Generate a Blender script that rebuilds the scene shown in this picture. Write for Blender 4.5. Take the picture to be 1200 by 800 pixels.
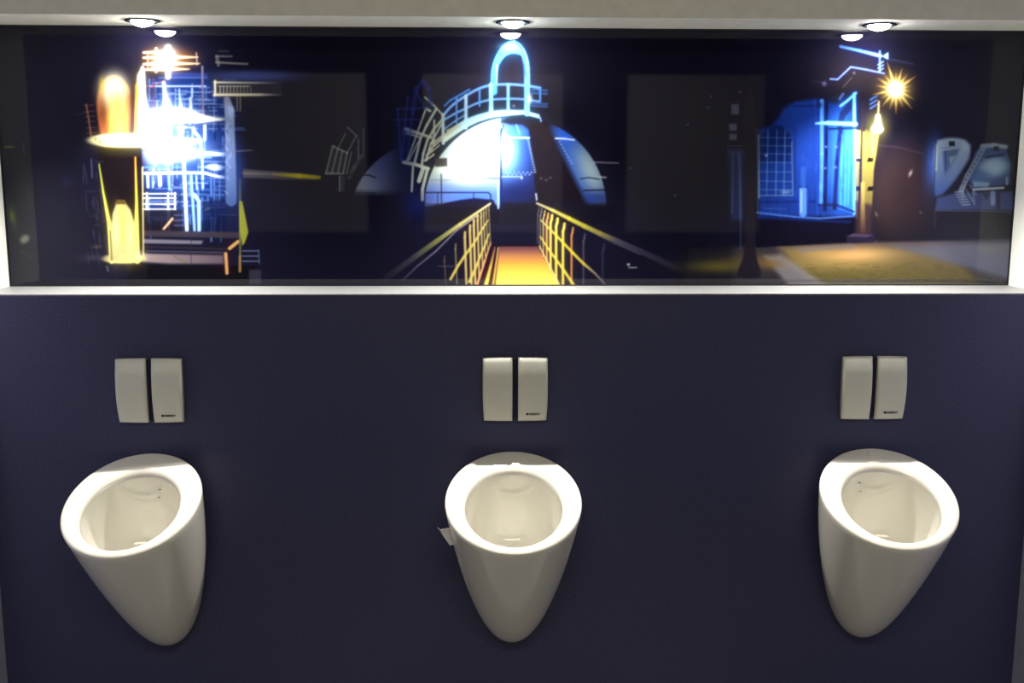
import bpy, bmesh, math, random
import numpy as np
from mathutils import Vector, Matrix

for o in list(bpy.data.objects):
    bpy.data.objects.remove(o)
COL = bpy.context.scene.collection
SC = bpy.context.scene

# ------------------------------------------------------------------ camera, world, room light, exposure
cam = bpy.data.cameras.new('camera')
cam.sensor_width = 36.0
cam.lens = 36.0 * 1210.5 / 1200.0
cam.clip_start = 0.05
camo = bpy.data.objects.new('camera', cam)
COL.objects.link(camo)
R_ = Vector((0.99961158, -0.02780659, 0.00186827))
U_ = Vector((0.00255812, 0.15830187, 0.98738745))
F_ = Vector((0.02775163, 0.98699915, -0.15831151))
camo.matrix_world = Matrix(((R_.x, U_.x, -F_.x, -0.0772), (R_.y, U_.y, -F_.y, -2.4757),
                            (R_.z, U_.z, -F_.z, 1.4649), (0, 0, 0, 1)))
SC.camera = camo

world = bpy.data.worlds.new('world')
SC.world = world
world.use_nodes = True
world.node_tree.nodes['Background'].inputs[0].default_value = (0.9, 0.95, 1.0, 1)
world.node_tree.nodes['Background'].inputs[1].default_value = 0.02

ROOM_POWER = 31.0
ROOM_COL = (1.0, 0.93, 0.72)
SPOT_POWER = 86.0
SPOT_COL = (1.0, 0.97, 0.88)
LENS_GLOW = 190.0
SPOT_TILT = 14.0
PRINT_GAIN = 0.95

SC.view_settings.view_transform = 'Standard'
SC.view_settings.look = 'None'
SC.view_settings.exposure = 0.0
SC.view_settings.gamma = 1.0
SC.view_settings.use_curve_mapping = False

# room dimensions (metres); y = 0 is the face of the navy wall, the niche goes back to y = ND
XL, XR = -1.2808, 1.2942
ND = 0.177
ZS, ZL = 1.8271, 1.1847
SP = 0.88
YB = -4.0
ZC = 2.75
WX = 3.2


# ------------------------------------------------------------------ helpers
def mat(name, color, rough=0.5, metal=0.0, noise=None, bump=0.0, bscale=200.0, emit=None, spec=0.5, coat=0.0):
    m = bpy.data.materials.new(name)
    m.use_nodes = True
    nt = m.node_tree
    b = nt.nodes['Principled BSDF']
    b.inputs['Base Color'].default_value = (*color, 1)
    b.inputs['Roughness'].default_value = rough
    b.inputs['Metallic'].default_value = metal
    b.inputs['Specular IOR Level'].default_value = spec
    b.inputs['Coat Weight'].default_value = coat
    b.inputs['Coat Roughness'].default_value = 0.03
    tc = nt.nodes.new('ShaderNodeTexCoord')
    if noise:
        amt, sc = noise
        n = nt.nodes.new('ShaderNodeTexNoise')
        n.inputs['Scale'].default_value = sc
        n.inputs['Detail'].default_value = 5
        nt.links.new(tc.outputs['Object'], n.inputs['Vector'])
        r = nt.nodes.new('ShaderNodeValToRGB')
        r.color_ramp.elements[0].position = 0.3
        r.color_ramp.elements[1].position = 0.7
        r.color_ramp.elements[0].color = (*[c * (1 - amt) for c in color], 1)
        r.color_ramp.elements[1].color = (*[min(1, c * (1 + amt)) for c in color], 1)
        nt.links.new(n.outputs['Fac'], r.inputs['Fac'])
        nt.links.new(r.outputs['Color'], b.inputs['Base Color'])
    if bump:
        n2 = nt.nodes.new('ShaderNodeTexNoise')
        n2.inputs['Scale'].default_value = bscale
        nt.links.new(tc.outputs['Object'], n2.inputs['Vector'])
        bp = nt.nodes.new('ShaderNodeBump')
        bp.inputs['Strength'].default_value = bump
        bp.inputs['Distance'].default_value = 0.002
        nt.links.new(n2.outputs['Fac'], bp.inputs['Height'])
        nt.links.new(bp.outputs['Normal'], b.inputs['Normal'])
    if emit:
        b.inputs['Emission Color'].default_value = (*emit[0], 1)
        b.inputs['Emission Strength'].default_value = emit[1]
    return m


def add_box(bm, x0, x1, y0, y1, z0, z1, bev=0.0):
    vs = [bm.verts.new((x, y, z)) for x in (x0, x1) for y in (y0, y1) for z in (z0, z1)]
    fs = [bm.faces.new([vs[i] for i in f]) for f in
          ((0, 1, 3, 2), (4, 6, 7, 5), (0, 4, 5, 1), (2, 3, 7, 6), (0, 2, 6, 4), (1, 5, 7, 3))]
    if bev:
        es = list({e for f in fs for e in f.edges})
        bmesh.ops.bevel(bm, geom=es, offset=bev, segments=3, affect='EDGES', profile=0.5)


def obj(name, bm, m, parent=None, smooth=False, loc=None):
    bmesh.ops.recalc_face_normals(bm, faces=bm.faces[:])
    me = bpy.data.meshes.new(name)
    bm.to_mesh(me)
    bm.free()
    me.materials.append(m)
    if smooth:
        for p in me.polygons:
            p.use_smooth = True
    o = bpy.data.objects.new(name, me)
    COL.objects.link(o)
    if parent:
        o.parent = parent
    if loc:
        o.location = loc
    return o


def struct(name, m, *boxes, bev=0.0):
    bm = bmesh.new()
    for b in boxes:
        add_box(bm, *b, bev=bev)
    o = obj(name, bm, m)
    o['kind'] = 'structure'
    return o


def thing(name, label, cat, loc=(0, 0, 0), group=None):
    o = bpy.data.objects.new(name, None)
    o.empty_display_size = 0.05
    COL.objects.link(o)
    o.location = loc
    o['label'] = label
    o['category'] = cat
    if group:
        o['group'] = group
    return o


def text_mesh(body, size, m, name, parent, loc, width=None, depth=0.0002, bold=0.0):
    cu = bpy.data.curves.new(name, 'FONT')
    cu.body = body
    cu.size = size
    cu.extrude = depth
    cu.offset = bold
    cu.resolution_u = 2
    tmp = bpy.data.objects.new(name, cu)
    COL.objects.link(tmp)
    bpy.context.view_layer.update()
    dg = bpy.context.evaluated_depsgraph_get()
    me = bpy.data.meshes.new_from_object(tmp.evaluated_get(dg))
    bpy.data.objects.remove(tmp)
    n = len(me.vertices)
    co = np.zeros(n * 3)
    me.vertices.foreach_get('co', co)
    co = co.reshape(-1, 3)
    w = co[:, 0].max() - co[:, 0].min()
    sx = (width / w) if width else 1.0
    out = np.stack([(co[:, 0] - co[:, 0].min()) * sx, -co[:, 2], co[:, 1]], 1)
    me.vertices.foreach_set('co', out.ravel())
    me.update()
    me.materials.clear()
    me.materials.append(m)
    o = bpy.data.objects.new(name, me)
    COL.objects.link(o)
    o.parent = parent
    o.location = loc
    return o


# ------------------------------------------------------------------ materials
M_navy = mat('navy_laminate', (0.038, 0.040, 0.104), 0.45, noise=(0.22, 160), bump=0.25, bscale=420)
M_white = mat('white_paint', (0.84, 0.84, 0.80), 0.6, noise=(0.03, 12), bump=0.1, bscale=150)
M_fascia = mat('warm_grey_paint', (0.90, 0.885, 0.79), 0.7, noise=(0.05, 30), bump=0.15, bscale=200)
M_side = mat('blue_grey_paint', (0.40, 0.40, 0.56), 0.6, noise=(0.05, 30))  # even blue-grey of the side walls outside the niche
M_ledge = mat('brushed_aluminium', (0.25, 0.25, 0.26), 0.45, 0.2, noise=(0.05, 60))
M_floor = mat('grey_floor', (0.13, 0.125, 0.12), 0.5, noise=(0.1, 6))
M_ceil = mat('ceiling_paint', (0.7, 0.7, 0.68), 0.8)
M_dark = mat('dark_wall_paint', (0.05, 0.048, 0.055), 0.7)
M_frame = mat('dark_frame', (0.012, 0.012, 0.014), 0.4)
M_pane = mat('frosted_pane', (0.84, 0.82, 0.98), 0.5)
M_cer = mat('white_ceramic', (0.74, 0.715, 0.65), 0.09, coat=0.4)
M_plate = mat('satin_plastic', (0.66, 0.66, 0.59), 0.38, noise=(0.02, 40))
M_plate_base = mat('dark_blue_plastic', (0.010, 0.009, 0.035), 0.35)
M_black = mat('black_print', (0.01, 0.01, 0.012), 0.5)
M_ring = mat('dark_chrome', (0.05, 0.05, 0.06), 0.25, 0.8)
M_lens = mat('lamp_glass', (1, 1, 1), 0.3, emit=((1.0, 0.98, 0.93), LENS_GLOW))
M_paper = mat('white_paper', (0.68, 0.66, 0.68), 0.7)
M_edge = mat('mural_edge', (0.006, 0.006, 0.010), 0.3)
M_cap = mat('caption_ink', (0.07, 0.065, 0.08), 0.5)
M_panel_light = mat('light_diffuser', (1, 1, 1), 0.5, emit=((1.0, 0.93, 0.74), 2.0))
M_speck = mat('brown_speck', (0.06, 0.045, 0.03), 0.5)

# ------------------------------------------------------------------ setting
struct('wall_back', M_navy, (XL, XR, 0.0, ND + 0.12, 0.0, ZL - 0.004))
struct('trim_1', M_ledge, (XL, XR, -0.003, ND, ZL - 0.004, ZL), bev=0.0008)
struct('wall_niche', M_dark, (XL, XR, ND + 0.004, ND + 0.12, ZL, ZS))
struct('wall_upper', M_fascia, (XL, XR, 0.0, ND + 0.12, ZS, ZC))
struct('trim_2', M_white, (XL - 0.006, XL + 0.0, -0.001, ND + 0.004, ZL, ZS))
struct('trim_3', M_white, (XR, XR + 0.006, -0.001, ND + 0.004, ZL, ZS))
struct('wall_left', M_side, (XL - 0.12, XL - 0.006, -0.9, ND + 0.12, 0, ZC), (-WX, XL - 0.12, -0.9, -0.78, 0, ZC),
       (XL - 0.006, XL, -0.9, -0.001, 0, ZC), (XL - 0.006, XL, -0.001, ND + 0.12, 0, ZL), )
struct('wall_right', M_side, (XR + 0.006, XR + 0.12, -0.9, ND + 0.12, 0, ZC), (XR + 0.12, WX, -0.9, -0.78, 0, ZC),
       (XR, XR + 0.006, -0.9, -0.001, 0, ZC), (XR, XR + 0.006, -0.001, ND + 0.12, 0, ZL))
struct('wall_far_left', M_dark, (-WX - 0.1, -WX, YB, -0.78, 0, ZC))
struct('wall_far_right', M_dark, (WX, WX + 0.1, YB, -0.78, 0, ZC))
struct('wall_front', M_dark, (-WX - 0.1, WX + 0.1, YB - 0.1, YB, 0, ZC))
struct('floor', M_floor, (-WX - 0.1, WX + 0.1, YB - 0.1, ND + 0.12, -0.1, 0))
struct('ceiling', M_ceil, (-WX - 0.1, WX + 0.1, YB - 0.1, ND + 0.12, ZC, ZC + 0.1))

for i, (x0, x1) in enumerate(((-1.75, -0.82), (-0.46, 0.44), (0.85, 1.75))):  # guessed windows behind the camera, added for their reflections in the mural
    w = bpy.data.objects.new('window_%d' % (i + 1), None)
    COL.objects.link(w)
    w.location = ((x0 + x1) / 2, YB, 1.10)
    w['kind'] = 'structure'
    hw = (x1 - x0) / 2
    bm = bmesh.new()
    f = 0.09
    add_box(bm, -hw - f, -hw, 0.0, 0.035, -f, 1.02 + f)
    add_box(bm, hw, hw + f, 0.0, 0.035, -f, 1.02 + f)
    add_box(bm, -hw, hw, 0.0, 0.035, -f, 0)
    add_box(bm, -hw, hw, 0.0, 0.035, 1.02, 1.02 + f)
    obj('window_frame', bm, M_frame, w)
    bm = bmesh.new()
    add_box(bm, -hw, hw, 0.001, 0.012, 0, 1.02)
    obj('pane', bm, M_pane, w)

# unseen ceiling panel, a guess added for the overall room light
lum = thing('ceiling_light', 'long flat ceiling light panel in the middle of the washroom', 'light', (0, -2.7, ZC))
bm = bmesh.new()
add_box(bm, -1.05, 1.05, -0.35, 0.35, -0.03, 0, bev=0.004)
obj('housing', bm, M_ceil, lum)
bm = bmesh.new()
add_box(bm, -1.0, 1.0, -0.30, 0.30, -0.034, -0.029)
obj('diffuser', bm, M_panel_light, lum)
la = bpy.data.lights.new('ceiling_light_lamp', 'AREA')
la.shape = 'RECTANGLE'
la.size = 2.0
la.size_y = 0.6
la.energy = ROOM_POWER
la.color = ROOM_COL
lo = bpy.data.objects.new('ceiling_light_lamp', la)
COL.objects.link(lo)
lo.parent = lum
lo.location = (0, 0, -0.04)


# ------------------------------------------------------------------ recessed spotlights
def ring_loft(bm, loops, close_first=False, close_last=False):
    prev = None
    for L in loops:
        vs = [bm.verts.new(p) for p in L]
        if prev:
            n = len(vs)
            for i in range(n):
                bm.faces.new((prev[i], prev[(i + 1) % n], vs[(i + 1) % n], vs[i]))
        elif close_first:
            bm.faces.new(vs)
        prev = vs
    if close_last:
        bm.faces.new(prev)


def circ(r, z, n=40):
    return [(r * math.cos(2 * math.pi * i / n), r * math.sin(2 * math.pi * i / n), z) for i in range(n)]


def spotlight(x, y, label):
    t = thing('recessed_spotlight', label, 'light', (x, y, ZS), 'spotlights in the niche soffit')
    bm = bmesh.new()
    ring_loft(bm, [circ(0.040, 0.0), circ(0.0415, -0.0022), circ(0.038, -0.0035), circ(0.030, -0.003),
                   circ(0.0265, -0.0005), circ(0.0265, 0.0)])
    obj('trim_ring', bm, M_ring, t, True)
    bm = bmesh.new()
    ls = [circ(0.0262 * math.cos(a), -0.0005 - 0.014 * math.sin(a)) for a in [k * math.pi / 2 / 7 for k in range(7)]]
    ring_loft(bm, ls, False, True)
    obj('lamp_lens', bm, M_lens, t, True)
    l = bpy.data.lights.new('spot_lamp', 'SPOT')
    l.energy = SPOT_POWER
    l.color = SPOT_COL
    l.spot_size = math.radians(107)
    l.spot_blend = 1.0
    l.shadow_soft_size = 0.006
    lo = bpy.data.objects.new('spot_lamp', l)
    COL.objects.link(lo)
    lo.parent = t
    lo.location = (0, -0.022, -0.020)
    lo.rotation_euler = (-math.radians(SPOT_TILT), 0, 0)      # tipped towards the room, at the urinals


spotlight(-0.884, 0.088, 'recessed spotlight in the soffit above the furnace pipes of the mural')
spotlight(-0.005, 0.076, 'recessed spotlight in the soffit above the lit dome of the mural')
spotlight(0.881, 0.084, 'recessed spotlight in the soffit above the starburst lamp of the mural')

#MURAL#
# ------------------------------------------------------------------ the mural: a printed panorama behind glossy acrylic
# The picture is drawn with strokes, patches and soft spots on a small canvas in the print's own units
# (x 0..1200, y 20..345) and carried by the print panel as a colour attribute.
CS = 2.0
CX0, CY0, CW, CH = -20, 20, 1240, 326
cv = np.zeros((int(CH * CS), int(CW * CS), 3), np.float32)
cv[:] = (0.080, 0.076, 0.142)


def c3(c):
    return np.array(c, np.float32) / 255.0


def region(x0, y0, x1, y1):
    a = max(0, int((x0 - CX0) * CS))
    b = min(cv.shape[1], int((x1 - CX0) * CS) + 2)
    c = max(0, int((y0 - CY0) * CS))
    d = min(cv.shape[0], int((y1 - CY0) * CS) + 2)
    if b <= a or d <= c:
        return None
    X, Y = np.meshgrid(np.arange(a, b) / CS + CX0, np.arange(c, d) / CS + CY0)
    return slice(c, d), slice(a, b), X, Y


def blend(sl, al, col):
    al = al[..., None]
    cv[sl] = cv[sl] * (1 - al) + np.asarray(col, np.float32) * al


def chaikin(P, closed=False, it=2):
    P = [tuple(map(float, p)) for p in P]
    for _ in range(it):
        Q = []
        n = len(P)
        for i in range(n if closed else n - 1):
            a, b = P[i], P[(i + 1) % n]
            Q.append(tuple(0.75 * u + 0.25 * v for u, v in zip(a, b)))
            Q.append(tuple(0.25 * u + 0.75 * v for u, v in zip(a, b)))
        P = Q if closed else [P[0]] + Q + [P[-1]]
    return P


def st(pts, w, col, op=1.0, soft=0.8, cols=None):
    if isinstance(w, (int, float)):
        w = [w] * len(pts)
    if len(pts) >= 4 and cols is None:
        if op > 0.985:
            P = chaikin([(p[0], p[1], q) for p, q in zip(pts, w)])
            pts = [(p[0], p[1]) for p in P]
            w = [p[2] for p in P]
    for i in range(len(pts) - 1):
        (ax, ay), (bx, by) = pts[i], pts[i + 1]
        m = max(w) / 2 + soft * 2
        r = region(min(ax, bx) - m, min(ay, by) - m, max(ax, bx) + m, max(ay, by) + m)
        if r is None:
            continue
        sy, sx, X, Y = r
        L2 = (bx - ax) ** 2 + (by - ay) ** 2 + 1e-9
        t = np.clip(((X - ax) * (bx - ax) + (Y - ay) * (by - ay)) / L2, 0, 1)
        d = np.hypot(X - ax - t * (bx - ax), Y - ay - t * (by - ay))
        hw = (w[i] * (1 - t) + w[i + 1] * t) / 2
        al = np.clip((hw - d) / soft + 0.5, 0, 1) * op
        if cols is not None:
            cc = c3(cols[i]) * (1 - t[..., None]) + c3(cols[i + 1]) * t[..., None]
        else:
            cc = c3(col)
        blend((sy, sx), al, cc)


def poly(pts, col, op=1.0, soft=1.0, col2=None, axis=1, sm=False):
    if sm:
        pts = chaikin(pts, True)
    xs = [p[0] for p in pts]
    ys = [p[1] for p in pts]
    r = region(min(xs) - soft * 2, min(ys) - soft * 2, max(xs) + soft * 2, max(ys) + soft * 2)
    if r is None:
        return
    sy, sx, X, Y = r
    inside = np.zeros(X.shape, bool)
    dmin = np.full(X.shape, 1e9)
    n = len(pts)
    for i in range(n):
        (ax, ay), (bx, by) = pts[i], pts[(i + 1) % n]
        cond = ((ay > Y) != (by > Y)) & (X < (bx - ax) * (Y - ay) / ((by - ay) if by != ay else 1e-9) + ax)
        inside ^= cond
        t = np.clip(((X - ax) * (bx - ax) + (Y - ay) * (by - ay)) / ((bx - ax) ** 2 + (by - ay) ** 2 + 1e-9), 0, 1)
        dmin = np.minimum(dmin, np.hypot(X - ax - t * (bx - ax), Y - ay - t * (by - ay)))
    sd = np.where(inside, dmin, -dmin)
    al = np.clip(sd / soft + 0.5, 0, 1) * op
    cc = c3(col)
    if col2 is not None:
        q = (Y - min(ys)) / (max(ys) - min(ys)) if axis else (X - min(xs)) / (max(xs) - min(xs))
        q = np.clip(q, 0, 1)[..., None]
        cc = c3(col) * (1 - q) + c3(col2) * q
    blend((sy, sx), al, cc)


def gl(x, y, rx, ry, col, op=1.0, rot=0.0, p=2.0, clip=None):
    m = max(rx, ry) * 2.6
    r = region(x - m, y - m, x + m, y + m)
    if r is None:
        return
    sy, sx, X, Y = r
    c, s = math.cos(math.radians(rot)), math.sin(math.radians(rot))
    u = ((X - x) * c + (Y - y) * s) / rx
    v = (-(X - x) * s + (Y - y) * c) / ry
    al = np.exp(-np.power(u * u + v * v, p / 2)) * op
    if clip is not None:
        al = al * clip(X, Y)
    blend((sy, sx), al, c3(col))


rng = random.Random(4)

# ---- faint glow below the three spotlights, painted into the black sky
gl(188, 70, 42, 22, (40, 35, 46), 0.6)
gl(600, 100, 62, 36, (52, 44, 52), 0.8)
gl(1004, 92, 45, 28, (52, 44, 46), 0.8)

# ---- left: furnace shell, flange and pipework
gl(222, 165, 48, 70, (30, 52, 120), 0.95, p=3)
gl(215, 150, 34, 50, (60, 110, 200), 0.8, p=3)
poly([(172, 92), (245, 92), (262, 120), (262, 250), (236, 262), (172, 262)], (26, 50, 120), 0.75, 8)
for k in range(150):
    x = rng.uniform(170, 262)
    y = rng.uniform(92, 262)
    f = max(0.15, 1 - abs(x - 195) / 80) * (1 - abs(y - 165) / 130)
    cc = (60 + 150 * f, 95 + 130 * f, 170 + 80 * f)
    if rng.random() < 0.5:
        st([(x, y), (x + rng.uniform(8, 34), y + rng.uniform(-.6, .6))], rng.uniform(0.8, 2.2), cc, 0.75)
    else:
        st([(x, y), (x + rng.uniform(-.5, .5), y + rng.uniform(8, 30))], rng.uniform(0.8, 2.4), cc, 0.75)
for k in range(60):
    x = rng.uniform(175, 262)
    y = rng.uniform(105, 255)
    if rng.random() < 0.5:
        st([(x, y), (x + rng.uniform(5, 18), y)], rng.uniform(1.0, 2.5), (14, 24, 70), 0.6)
    else:
        st([(x, y), (x, y + rng.uniform(5, 16))], rng.uniform(1.0, 2.5), (14, 24, 70), 0.6)
gl(190, 160, 24, 38, (170, 200, 240), 0.4, p=2.6)
gl(214, 176, 30, 14, (190, 218, 250), 0.6)
# blue bands on top
poly([(196, 84), (243, 86), (243, 92), (196, 92)], (52, 70, 150), 0.7, 2)
st([(186, 91), (243, 91)], 1.2, (90, 120, 200), 0.8)
st([(176, 101), (241, 101)], 1.8, (190, 210, 255))
st([(180, 93), (181, 128)], 3, (110, 60, 90), 0.6)
st([(168, 100), (178, 102), (196, 92)], 1.4, (160, 80, 90), 0.8)
st([(237, 78), (238, 137)], 2.4, (140, 130, 160), 0.9)
st([(192, 97), (195, 132)], [4, 6], (205, 225, 255))
st([(210, 104), (212, 132)], [1.5, 4.5], (180, 210, 255))
st([(225, 104), (225, 114)], 2.4, (170, 200, 250))
st([(223, 115), (224, 134)], 3, (190, 215, 255))
# white hot masses
gl(204, 131, 28, 5, (220, 232, 250), 0.85, p=3)
poly([(172, 129), (215, 127), (240, 135), (262, 139), (262, 141), (232, 144), (172, 142)], (250, 252, 255), 1, 2)
gl(181, 170, 14, 24, (220, 232, 250), 0.8, p=3)
gl(206, 180, 24, 9, (220, 232, 250), 0.8, p=3)
gl(196, 150, 6, 40, (250, 252, 255), 1, p=3)
gl(222, 166, 12, 3.2, (235, 245, 255), 0.95, p=3)
st([(184, 148), (185, 164)], 3, (225, 238, 255))
st([(212, 146), (212, 168)], 4, (235, 245, 255))
st([(226, 150), (229, 156), (235, 162), (236, 181)], 3.4, (180, 208, 240))
st([(240, 147), (240, 163)], 3.6, (185, 210, 240))
st([(224, 179), (262, 181)], 4.8, (185, 215, 245))
st([(224, 178), (262, 180)], 1.6, (235, 248, 255))
poly([(188, 146), (206, 147), (206, 160), (202, 162), (200, 150), (188, 150)], (40, 100, 150), 0.6, 1)
st([(168, 176), (182, 174), (184, 180)], 1.5, (30, 50, 80), 0.9)
st([(182, 196), (184, 215)], 1.5, (40, 80, 130), 0.8)
# lower pipes
st([(169, 196), (212, 196)], 2, (90, 150, 210), 0.7)
st([(170, 203), (240, 202), (247, 205), (263, 208)], 3, (215, 232, 250))
gl(252, 196, 11, 4, (190, 208, 232), 1, 4, p=6)
for x, a, b, w_, cc in ((173, 206, 219, 3, (200, 220, 245)), (187, 205, 217, 4, (215, 230, 250)), (198, 205, 222, 3, (120, 160, 220)),
                        (237, 186, 222, 3, (160, 195, 235)), (247, 210, 230, 2, (80, 120, 190)), (230, 206, 222, 2.4, (150, 180, 230))):
    st([(x, a), (x + 0.6, b)], w_, cc)
st([(215, 182), (219, 270)], 3.8, (205, 228, 250))
st([(224, 206), (228, 270)], 3.2, (140, 182, 232))
st([(228, 228), (233, 236), (233.5, 270)], 4.2, (165, 202, 240))
for y in (212, 222, 228):
    st([(236, y), (262, y + 1)], 2, (60, 95, 160), 0.8)
st([(240, 246), (246, 244)], 2, (220, 220, 210), 0.8)
# platform
poly([(165, 246), (214, 246), (212, 272), (165, 272)], (24, 20, 30), 0.8, 2)
for y in (227, 232, 239, 245):
    st([(166, y), (206, y)], 1.5, (232, 228, 205), 0.95)
for x in (172, 197, 205):
    st([(x, 226), (x, 245)], 2, (225, 222, 210), 0.9)
st([(202, 256), (198, 261), (192, 268)], 2.6, (205, 175, 130))
for y in (252, 258, 264):
    st([(204, y), (216, y)], 1.6, (90, 90, 140), 0.7)
poly([(236, 236), (284, 232), (284, 272), (236, 272)], (16, 22, 58), 0.75, 4)
# lower deck and floor
poly([(168, 270), (282, 272), (282, 279), (168, 277)], (52, 46, 56), 1, 2)
poly([(168, 280), (238, 282), (236, 286), (168, 285)], (118, 112, 124), 0.9, 2)
st([(168, 289), (265, 292)], 3, (36, 32, 44), 1)
st([(172, 294), (262, 296)], 1.4, (110, 104, 116), 0.6)
poly([(168, 297), (262, 299), (262, 309), (200, 309), (168, 307)], (152, 134, 132), 0.95, 3, (96, 80, 90), 0)
st([(204, 300), (218, 308)], 1, (90, 90, 30), 0.8)
st([(224, 256), (224, 309)], 1.2, (44, 40, 60), 0.7)
poly([(150, 310), (300, 312), (300, 333), (150, 333)], (14, 12, 18), 0.9, 3)
st([(264.5, 297), (266, 320)], 3.6, (196, 148, 86))
st([(269, 291), (279, 283)], 4, (190, 150, 84))
st([(281, 210), (281.5, 318)], 2.4, (96, 100, 62), 0.9)
poly([(280, 235), (284, 236), (291, 272), (287, 284), (284, 288), (281, 270)], (150, 150, 50), 0.9, 1)
st([(281, 300), (281, 318)], 2.5, (150, 110, 60), 0.9)
for y in (294, 300, 306):
    st([(284, y), (303, y)], 1.2, (120, 130, 175), 0.8)
st([(303, 293), (304, 309)], 1.2, (100, 110, 160), 0.7)
poly([(292, 316), (306, 316), (306, 333), (292, 333)], (62, 62, 76), 0.6, 2)
# tall pipe on the right, balcony
gl(272, 200, 14, 40, (34, 56, 120), 0.9, p=3)
st([(266, 117), (269, 130), (271, 235)], [8, 11, 13], (0, 0, 0), 0.9, 2, cols=((140, 146, 166), (164, 184, 216), (70, 94, 150)))
for k in range(40):
    y = rng.uniform(118, 225)
    st([(264 + rng.uniform(-1, 7), y), (264 + rng.uniform(0, 8), y + rng.uniform(3, 8))], 1.2, rng.choice([(165, 182, 210), (80, 100, 150)]), 0.5)
st([(258, 138), (273, 142)], 2.5, (150, 160, 180), 0.8)
gl(300, 89, 52, 7, (58, 70, 130), 0.9, p=3)
poly([(251, 94), (330, 96), (330, 112), (251, 112)], (48, 46, 58), 0.7, 1.5)
st([(251, 111), (304, 111), (330, 111)], [3.2, 3, 1.5], (0, 0, 0), 1, cols=((238, 232, 200), (190, 186, 165), (70, 70, 80)))
st([(251, 96.5), (300, 97), (325, 97)], 2, (0, 0, 0), 1, cols=((232, 228, 200), (150, 150, 150), (60, 60, 75)))
st([(252, 95), (252, 112)], 2.6, (240, 235, 205))
st([(256, 101), (292, 101)], 1.4, (170, 168, 150), 0.9)
for x in range(258, 296, 4):
    st([(x, 101), (x, 110)], 1.5, (200, 196, 172), 0.85 - (x - 258) / 70)
st([(253, 66), (272, 66)], 1.6, (140, 138, 140), 0.7)
st([(253, 73), (290, 75)], 2.2, (150, 148, 140), 0.7)
st([(254, 66), (256, 76)], 4, (130, 126, 120), 0.6)
st([(256, 60), (268, 60)], 1.5, (90, 90, 100), 0.6)
st([(278, 112), (278, 130)], 1.3, (170, 158, 120), 0.8)
st([(281.5, 112), (281.5, 130)], 1.3, (170, 158, 120), 0.8)
st([(262, 178), (296, 176)], 1.2, (120, 122, 140), 0.8)
# flare on the very top
gl(202, 69, 27, 13, (120, 74, 50), 0.8, p=3)
for y, x1 in ((61, 204), (67, 232), (74.5, 234), (81, 222)):
    st([(168, y + 0.6), (197, y), (x1, y)], [2, 4.5, 1.2], (255, 226, 170), 0.95, 1)
st([(183, 57), (183, 84)], 3, (255, 220, 180), 0.9)
st([(173, 62), (173, 80)], 1.6, (220, 150, 110), 0.8)
st([(197, 56), (197, 90)], [7, 6], (255, 250, 240))
st([(230, 62), (231, 76)], 1.6, (230, 190, 170), 0.7)
gl(198, 68, 8, 10, (255, 250, 238), 0.9)
gl(184, 76, 7, 4, (255, 240, 210), 0.9)
# furnace shell
poly([(119, 166), (114, 135), (113, 116), (117, 102), (122, 92), (130, 88), (139, 89), (148, 97), (153, 106), (152, 134), (151, 172), (120, 172)],
     (214, 130, 52), 1, 3, (196, 108, 66), sm=True)
gl(121, 128, 5, 26, (120, 66, 50), 0.55)
gl(150, 134, 3.5, 22, (206, 150, 96), 0.6)
poly([(129, 166), (126, 120), (124, 100), (136, 92), (146, 104), (146, 166)], (252, 214, 110), 0.95, 7, (250, 200, 84))
gl(133, 105, 17, 20, (255, 253, 226), 1.0, p=3)
gl(136, 125, 9, 20, (255, 236, 150), 0.9, p=2.4)
gl(139, 146, 6, 24, (255, 222, 100), 0.85, p=3)
gl(119, 100, 3, 10, (236, 206, 60), 0.6)
st([(152, 112), (152, 150)], 2, (150, 84, 70), 0.5, 2)
poly([(158, 166), (159, 110), (161, 88), (166, 79), (169, 88), (172, 120), (176, 166)], (255, 232, 190), 1, 3)
st([(160, 100), (160, 150), (158, 163)], 3.4, (246, 178, 60), 0.9, 2)
st([(168, 82), (170, 166)], 3, (255, 255, 250), 0.9, 2)
gl(167, 79, 1.8, 1.8, (255, 240, 220), 1)
gl(172, 155, 7, 16, (255, 255, 252), 0.95, p=3)
# flange
gl(143, 165, 41, 8.5, (238, 228, 168), 1, 1, p=12)
gl(142, 162, 34, 5.5, (250, 238, 190), 0.9, 1, p=8)
gl(166, 163, 20, 6, (255, 252, 240), 0.9, p=3)
for x, y in ((112, 163), (117, 166), (155, 164)):
    gl(x, y, 1.6, 1.8, (110, 96, 70), 0.8)
# small ladder tower left of the shell
st([(101, 122), (104, 140), (107, 160)], 1.8, (176, 110, 70), 0.85)
for y in (123, 130, 136, 142, 149, 155):
    st([(98 + (y - 122) * .12, y + 1), (110 + (y - 122) * .06, y)], 1.1, (150, 100, 90), 0.6)
st([(88, 135), (101, 132)], 1, (100, 90, 100), 0.5)
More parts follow.
